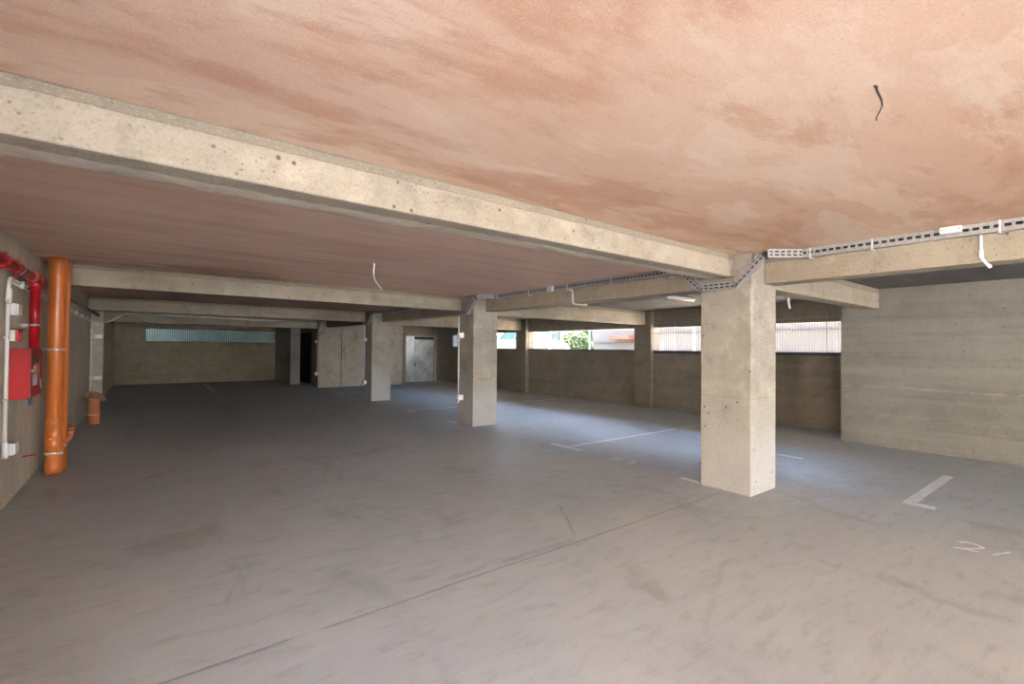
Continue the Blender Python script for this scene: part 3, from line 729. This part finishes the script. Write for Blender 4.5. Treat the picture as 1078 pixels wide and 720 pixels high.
# ------------------------------------------------------------------ painted markings
def marking(polys, label, mat='paint'):
    mb = MB()
    if isinstance(polys, tuple):                       # a brush stroke: one continuous ribbon
        pts, w = polys; prev = None
        for i, (x, y) in enumerate(pts):
            a = pts[max(i - 1, 0)]; b = pts[min(i + 1, len(pts) - 1)]
            L = math.hypot(b[0] - a[0], b[1] - a[1]) or 1.; nx, ny = -(b[1] - a[1]) / L * w, (b[0] - a[0]) / L * w
            cur = (mb.bm.verts.new((x + nx, y + ny, .0016)), mb.bm.verts.new((x - nx, y - ny, .0016)))
            if prev: mb.bm.faces.new((prev[0], prev[1], cur[1], cur[0]))
            prev = cur
    else:
        for p in polys: mb.bm.faces.new([mb.bm.verts.new((x, y, .0016)) for x, y in p])
    o = mb.build('floor_marking', M[mat]); return tag(o, label, 'marking')
R4 = lambda x0, x1, y0, y1: [(x0, y0), (x1, y0), (x1, y1), (x0, y1)]
marking([R4(5.37, 5.49, 5.25, 5.93), R4(5.49, 8.5, 5.53, 5.63), R4(8.62, 9.5, 5.54, 5.60)], 'white T-shaped bay marking on the floor left of the nearest column')
marking([R4(6.36, 6.49, 1.20, 1.47), R4(6.49, 8.26, 1.365, 1.47)], 'white L-shaped bay marking in the nearest bay')
marking([R4(5.26, 5.36, 3.13, 3.42)], 'short white dash against the back of the nearest column foot')
marking([R4(7.70, 7.80, 2.95, 3.32)], 'white dash on the floor just right of the nearest column')
marking([R4(5.17, 5.29, 10.80, 11.14), R4(5.29, 10.4, 11.04, 11.13)], 'long white bay line passing behind the second column')
marking([R4(5.19, 5.28, 8.75, 9.08)], 'short white dash against the back of the second column foot')
marking([R4(5.17, 5.27, 16.1, 16.75), R4(5.27, 8.6, 16.42, 16.52)], 'white bay line in front of the stained wall')
marking([R4(1.59, 2.09, 19.24, 19.36), R4(1.78, 1.88, 19.36, 23.5)], 'white T-shaped marking in front of the far wall')
marking([R4(5.19, 5.28, 14.24, 14.55)], 'short white dash against the back of the third column foot')
def smooth(pts, n=3):
    for _ in range(n):
        q = [pts[0]]
        for a, b in zip(pts, pts[1:]): q += [(a[0] * .75 + b[0] * .25, a[1] * .75 + b[1] * .25), (a[0] * .25 + b[0] * .75, a[1] * .25 + b[1] * .75)]
        pts = q + [pts[-1]]
    return pts
two = smooth([(5.445, .868), (5.50, .852), (5.515, .80), (5.475, .725), (5.42, .735), (5.33, .80), (5.275, .872)]) + [(5.30, .80), (5.318, .735)]
marking((two, .015), 'white painted digit 2 on the floor of the nearest bay')
marking(([(5.34, .652), (5.40, .628), (5.52, .578)], .012), 'faint diagonal stroke of a worn 7 beside the painted digit 2', 'paint_faded')
two_b = smooth([(5.49, 4.60), (5.53, 4.56), (5.52, 4.50), (5.45, 4.50), (5.38, 4.60)]) + [(5.385, 4.50), (5.39, 4.46)]
marking((two_b, .016), 'faded digit 2 painted on the floor beyond the nearest column', 'paint_faded')
three_b = smooth([(5.50, 4.36), (5.53, 4.30), (5.49, 4.25), (5.455, 4.30)]) + smooth([(5.452, 4.29), (5.44, 4.22), (5.39, 4.24), (5.375, 4.32)])
marking((three_b, .016), 'faded digit 3 painted on the floor beyond the nearest column', 'paint_faded')

# ------------------------------------------------------------------ outdoors
GZ = .95
struct(MB().box(XO, 70, -60, 80, GZ - .4, GZ).build('ground_side', M['ground']), 'pale gravel ground outside the side windows', 'ground')
struct(MB().box(-40, XO, -60, YO, -.4, -.02).build('ground_front', M['drive']), 'pale concrete forecourt in front of the garage', 'ground')
struct(MB().box(-40, XO, YB + .3, 80, GZ - .4, GZ).build('ground_back', M['ground']), 'pale ground behind the far wall', 'ground')
# pale building across the lane
r = thing('house', (26, 18, GZ), 'cream house with a terracotta awning across the lane', 'house')
MB().box(24, 33, 2, 30, GZ, GZ + 4.2).build('wall', M['facade'], r)
MB().profile_x([(1.6, GZ + 4.2), (30.4, GZ + 4.2), (27, GZ + 5.6), (5, GZ + 5.6)], 23.6, 33.4).build('roof', M['facade'], r)
MB().box(23.3, 24, 18.6, 20.2, 2.24, 2.48, .02).build('awning', M['terra'], r)
MB().box(23.9, 24, 2, 30, 2.02, 2.10).build('string_course', M['facade_white'], r)
for y in (8.6, 12.8, 15.6, 22.4, 25.6):
    w = MB().box(23.95, 24.02, y, y + 1.1, 1.85, 2.75).build('window', M['car_glass'], r)
    sub(MB().box(23.92, 24, y - .08, y, 1.77, 2.83).box(23.92, 24, y + 1.1, y + 1.18, 1.77, 2.83).box(23.92, 24, y - .08, y + 1.18, 2.75, 2.83).box(23.92, 24, y - .08, y + 1.18, 1.77, 1.85), 'frame', M['facade_white'], w, r.location)
struct(MB().box(-40, XL - 1.2, YO, YB + .3, -.4, -.02).build('ground_left', M['drive']), 'pale concrete drive outside the added opening on the left', 'ground')
r = thing('house', (-18, 2, -.02), 'beige house added out of view on the left to bounce sunlight in', 'house')  # unseen house added to reflect sun through the left opening
MB().box(-24, -15, -18, 22, -.02, 8.5).build('wall', M['facade_left'], r)
MB().box(-24.4, -14.6, -18.4, 22.4, 8.5, 8.9, .03).build('roof_edge', M['facade'], r)
for k in range(6):
    for z in (1.0, 4.2):
        y = -15 + k * 6
        w_ = MB().box(-15.02, -14.95, y, y + 1.3, z, z + 1.5).build('window', M['car_glass'], r)
        sub(MB().box(-15.05, -14.93, y - .1, y, z - .1, z + 1.6).box(-15.05, -14.93, y + 1.3, y + 1.4, z - .1, z + 1.6).box(-15.05, -14.93, y, y + 1.3, z - .1, z).box(-15.05, -14.93, y, y + 1.3, z + 1.5, z + 1.6), 'frame', M['facade'], w_, r.location)
# pale house added behind the camera to bounce sunlight into the garage
r = thing('house', (5, -29, -.02), 'pale blue-grey house added behind the camera to bounce sunlight in', 'house')
MB().box(-32, 40, -34, -24, -.02, 11.5).build('wall', M['facade_front'], r)
MB().box(-32.4, 40.4, -34.4, -23.6, 11.5, 11.9, .03).build('roof_edge', M['facade'], r)
for k in range(9):
    for z in (1.0, 4.2, 7.4):
        x = -22 + k * 6.5
        w_ = MB().box(x, x + 1.3, -24.05, -23.98, z, z + 1.5).build('window', M['car_glass'], r)
        sub(MB().box(x - .1, x, -24.05, -23.95, z - .1, z + 1.6).box(x + 1.3, x + 1.4, -24.05, -23.95, z - .1, z + 1.6).box(x, x + 1.3, -24.05, -23.95, z - .1, z).box(x, x + 1.3, -24.05, -23.95, z + 1.5, z + 1.6), 'frame', M['facade'], w_, r.location)
# garden wall opposite the barred window
o = MB().box(17.5, 17.75, 1.0, 13.2, GZ, 3.1).box(17.42, 17.83, 1.0, 13.2, 2.28, 2.34).build('garden_wall', M['facade_white']); tag(o, 'white garden wall seen through the barred window', 'wall')
o = MB().tube([(14.6, 8.9, GZ), (14.6, 8.9, 3.6)], .05, 10).build('fence_post', M['rail_dark']); tag(o, 'dark post outside the barred window', 'post')
o = MB().tube([(19.0, 17.8, GZ), (19.0, 17.8, 4.4)], .045, 10).build('fence_post', M['green_post']); tag(o, 'green post standing beside the bush outside', 'post')
o = MB().tube([(15.3, 16.9, GZ), (15.3, 16.9, 4.4)], .05, 10).build('fence_post', M['bar_teal']); tag(o, 'pale post in front of the white car outside', 'post')
def car(x, y, label):
    """car nosed toward -y; x, y = middle of its length"""
    r = thing('car', (x, y, GZ), label, 'car')
    g = GZ
    pr = [(-2.15, .35), (-2.2, .62), (-2.1, .86), (-1.75, 1.0), (-.95, 1.12), (.0, 1.16), (1.9, 1.16), (2.15, 1.05), (2.2, .6), (2.15, .35)]
    mb = MB().profile_x([(y + a, g + c) for a, c in pr], x - .88, x + .88)
    bmesh.ops.bevel(mb.bm, geom=mb.bm.edges[:], offset=.06, segments=2, affect='EDGES')
    mb.build('body', M['car_white'], r)
    cab = [(-1.0, 1.10), (-.25, 1.66), (.2, 1.72), (1.5, 1.70), (2.05, 1.14)]
    bm = bmesh.new(); A = []; B = []
    for a, c in cab:
        k = .80 if c < 1.3 else .64
        A.append(bm.verts.new((x - k, y + a, g + c))); B.append(bm.verts.new((x + k, y + a, g + c)))
    n = len(cab)
    for i in range(n): bm.faces.new((A[i], A[(i + 1) % n], B[(i + 1) % n], B[i]))
    bm.faces.new(A); bm.faces.new(B[::-1])
    mb = MB(); mb.bm.free(); mb.bm = bm; mb.build('glasshouse', M['car_glass'], r)
    b = MB()
    for s in (-1, 1):
        lo = (x + s * .81, y - 1.0, g + 1.12); hi = (x + s * .655, y - .25, g + 1.68)
        b.tube([lo, hi, (x + s * .655, y + .2, g + 1.735), (x + s * .655, y + 1.5, g + 1.715), (x + s * .81, y + 2.05, g + 1.15)], .035, 8)
        b.tube([(x + s * .80, y + .55, g + 1.14), (x + s * .65, y + .5, g + 1.72)], .035, 8)
    b.box(x - .62, x + .62, y - .2, y + 1.5, g + 1.705, g + 1.75, .02)
    b.build('roof', M['car_white'], r)
    for s in (-1, 1):
        for a in (-1.4, 1.35):
            w = MB().tube([(x + s * .70, y + a, g + .33), (x + s * .90, y + a, g + .33)], .33, 24).build('wheel', M['tyre'], r)
            sub(MB().tube([(x + s * .89, y + a, g + .33), (x + s * .915, y + a, g + .33)], .20, 18), 'rim', M['steel'], w, r.location)
        MB().box(x + s * .5 - .16, x + s * .5 + .16, y - 2.2, y - 2.08, g + .70, g + .82, .03, 2).build('headlamp', M['glass_dark'], r)
        MB().box(x + s * .96 - .08, x + s * .96 + .08, y - .85, y - .70, g + 1.10, g + 1.24, .03, 2).build('mirror', M['car_white'], r)
    return r
car(16.9, 20.15, 'white car parked outside the open window')
car(16.9, 25.0, 'white car parked farther off, seen right of the second column')
def bush(cx, cy, z0, rx, ry, rz, n, leaf, label, cat='bush', trunk=None, seed=1):
    r = thing('garden_bush' if cat == 'bush' else 'garden_tree', (cx, cy, z0), label, cat)
    rd = random.Random(seed); bm = bmesh.new()
    zc = z0 + rz * .75 + (trunk or 0)
    for k in range(n):
        while True:
            a, b_, c = rd.uniform(-1, 1), rd.uniform(-1, 1), rd.uniform(-.75, 1)
            if .35 < a * a + b_ * b_ + c * c < 1: break
        p = Vector((cx + a * rx, cy + b_ * ry, zc + c * rz))
        d1 = Vector((rd.gauss(0, 1), rd.gauss(0, 1), rd.gauss(0, 1))).normalized()
        d2 = d1.orthogonal().normalized(); L = rd.uniform(.07, .13)
        vs = [bm.verts.new(p + d1 * L), bm.verts.new(p + d2 * L * .45 + d1 * .1 * L), bm.verts.new(p - d1 * L), bm.verts.new(p - d2 * L * .45 + d1 * .1 * L)]
        bm.faces.new(vs)
    mb = MB(); mb.bm.free(); mb.bm = bm; mb.build('foliage', M[leaf], r)
    b = MB()
    for k in range(5):
        a = k * 1.257
        b.tube([(cx + .05 * math.cos(a), cy + .05 * math.sin(a), z0), (cx + rx * .35 * math.cos(a), cy + ry * .35 * math.sin(a), zc)], [.04, .015], 6)
    b.build('stem', M['bark'], r)
bush(19.6, 19.45, GZ, .85, 1.15, 1.0, 3200, 'leaf', 'round green bush outside the open window', seed=4)
bush(22.0, 21.6, GZ, .8, .9, .8, 1500, 'leaf_y', 'yellow-green small tree beyond the round bush outside', 'tree', .7, seed=9)
bush(1.9, YB + 1.0, GZ, .9, .3, .5, 700, 'leaf', 'green shrub outside the far window', seed=12)
bush(3.4, YB + 1.1, GZ, .5, .3, .42, 350, 'leaf', 'low green shrub outside the right part of the far window', seed=15)
o = MB().box(-3, 8, YB + 1.9, YB + 2.0, GZ, 3.02).build('fence_screen', M['screen']); tag(o, 'bluish screen fence behind the far window', 'fence')

# repeats of a kind share a group phrase
GROUPS = {'concrete_column': 'square columns along the aisle', 'cable_tray': 'cable trays on the longitudinal beams', 'wall_pilaster': 'pilasters on the window wall',
          'bulkhead_light': 'bulkhead lights at the end of the left wall', 'drain_pipe': 'orange pipes by the left wall', 'hanging_wire': 'bare wires on the pink ceiling',
          'conduit_drop': 'conduit drops on the longitudinal beams', 'window_rail': 'dark rails on the window sills', 'fence_post': 'posts outside the windows',
          'house': 'houses around the garage', 'car': 'cars parked outside', 'garden_bush': 'shrubs outside', 'junction_box': 'boxes on the cable trays'}
for o in list(COL.objects):
    if o.parent or o.get('group') or o.get('kind'): continue
    k = o.name.split('.')[0]
    if k in GROUPS: o['group'] = GROUPS[k]
    elif k == 'ceiling_beam': o['group'] = 'longitudinal beams' if 'longitudinal' in o['label'] else ('bay beams' if 'bay beam' in o['label'] else 'cross beams over the aisle')
    elif k == 'floor_marking': o['group'] = 'painted digits on the floor' if ('digit' in o['label']) else 'white bay markings on the floor'
    elif k == 'wall_conduit': o['group'] = 'white wall conduits'

# ------------------------------------------------------------------ light: one sky with its sun
w = bpy.data.worlds.new('World'); S.world = w; w.use_nodes = True
nt = w.node_tree; nt.nodes.clear()
sky = nt.nodes.new('ShaderNodeTexSky'); sky.sky_type = 'NISHITA'
sky.sun_elevation = math.radians(48); sky.sun_size = math.radians(1.0); sky.sun_intensity = .42
sky.sun_rotation = math.radians(32)
bg = nt.nodes.new('ShaderNodeBackground'); out = nt.nodes.new('ShaderNodeOutputWorld')
bg.inputs['Strength'].default_value = .5
nt.links.new(sky.outputs[0], bg.inputs[0]); nt.links.new(bg.outputs[0], out.inputs[0])

# ------------------------------------------------------------------ camera
f, yaw, pitch, roll = 497.33, math.radians(37.5373), math.radians(.7907), math.radians(.5584)
fw = Vector((math.sin(yaw) * math.cos(pitch), math.cos(yaw) * math.cos(pitch), math.sin(pitch)))
rt = Vector((math.cos(yaw), -math.sin(yaw), 0)); up = rt.cross(fw)
rt2 = rt * math.cos(roll) + up * math.sin(roll); up2 = -rt * math.sin(roll) + up * math.cos(roll)
cam = bpy.data.cameras.new('camera'); co = bpy.data.objects.new('camera', cam); COL.objects.link(co)
cam.sensor_fit = 'HORIZONTAL'; cam.sensor_width = 36.; cam.lens = 36. * f / 1078.; cam.clip_start = .02; cam.clip_end = 500
Rm = Matrix((rt2, up2, -fw)).transposed().to_4x4()
co.matrix_world = Matrix.Translation((0, 0, 1.6)) @ Rm
S.camera = co
S.view_settings.view_transform = 'Standard'; S.view_settings.look = 'None'
S.view_settings.exposure = 3.33; S.view_settings.gamma = 1.; S.view_settings.use_curve_mapping = False
S.cycles.use_denoising = True
S.cycles.max_bounces = 16; S.cycles.diffuse_bounces = 8; S.cycles.glossy_bounces = 4
S.cycles.sample_clamp_indirect = 10.
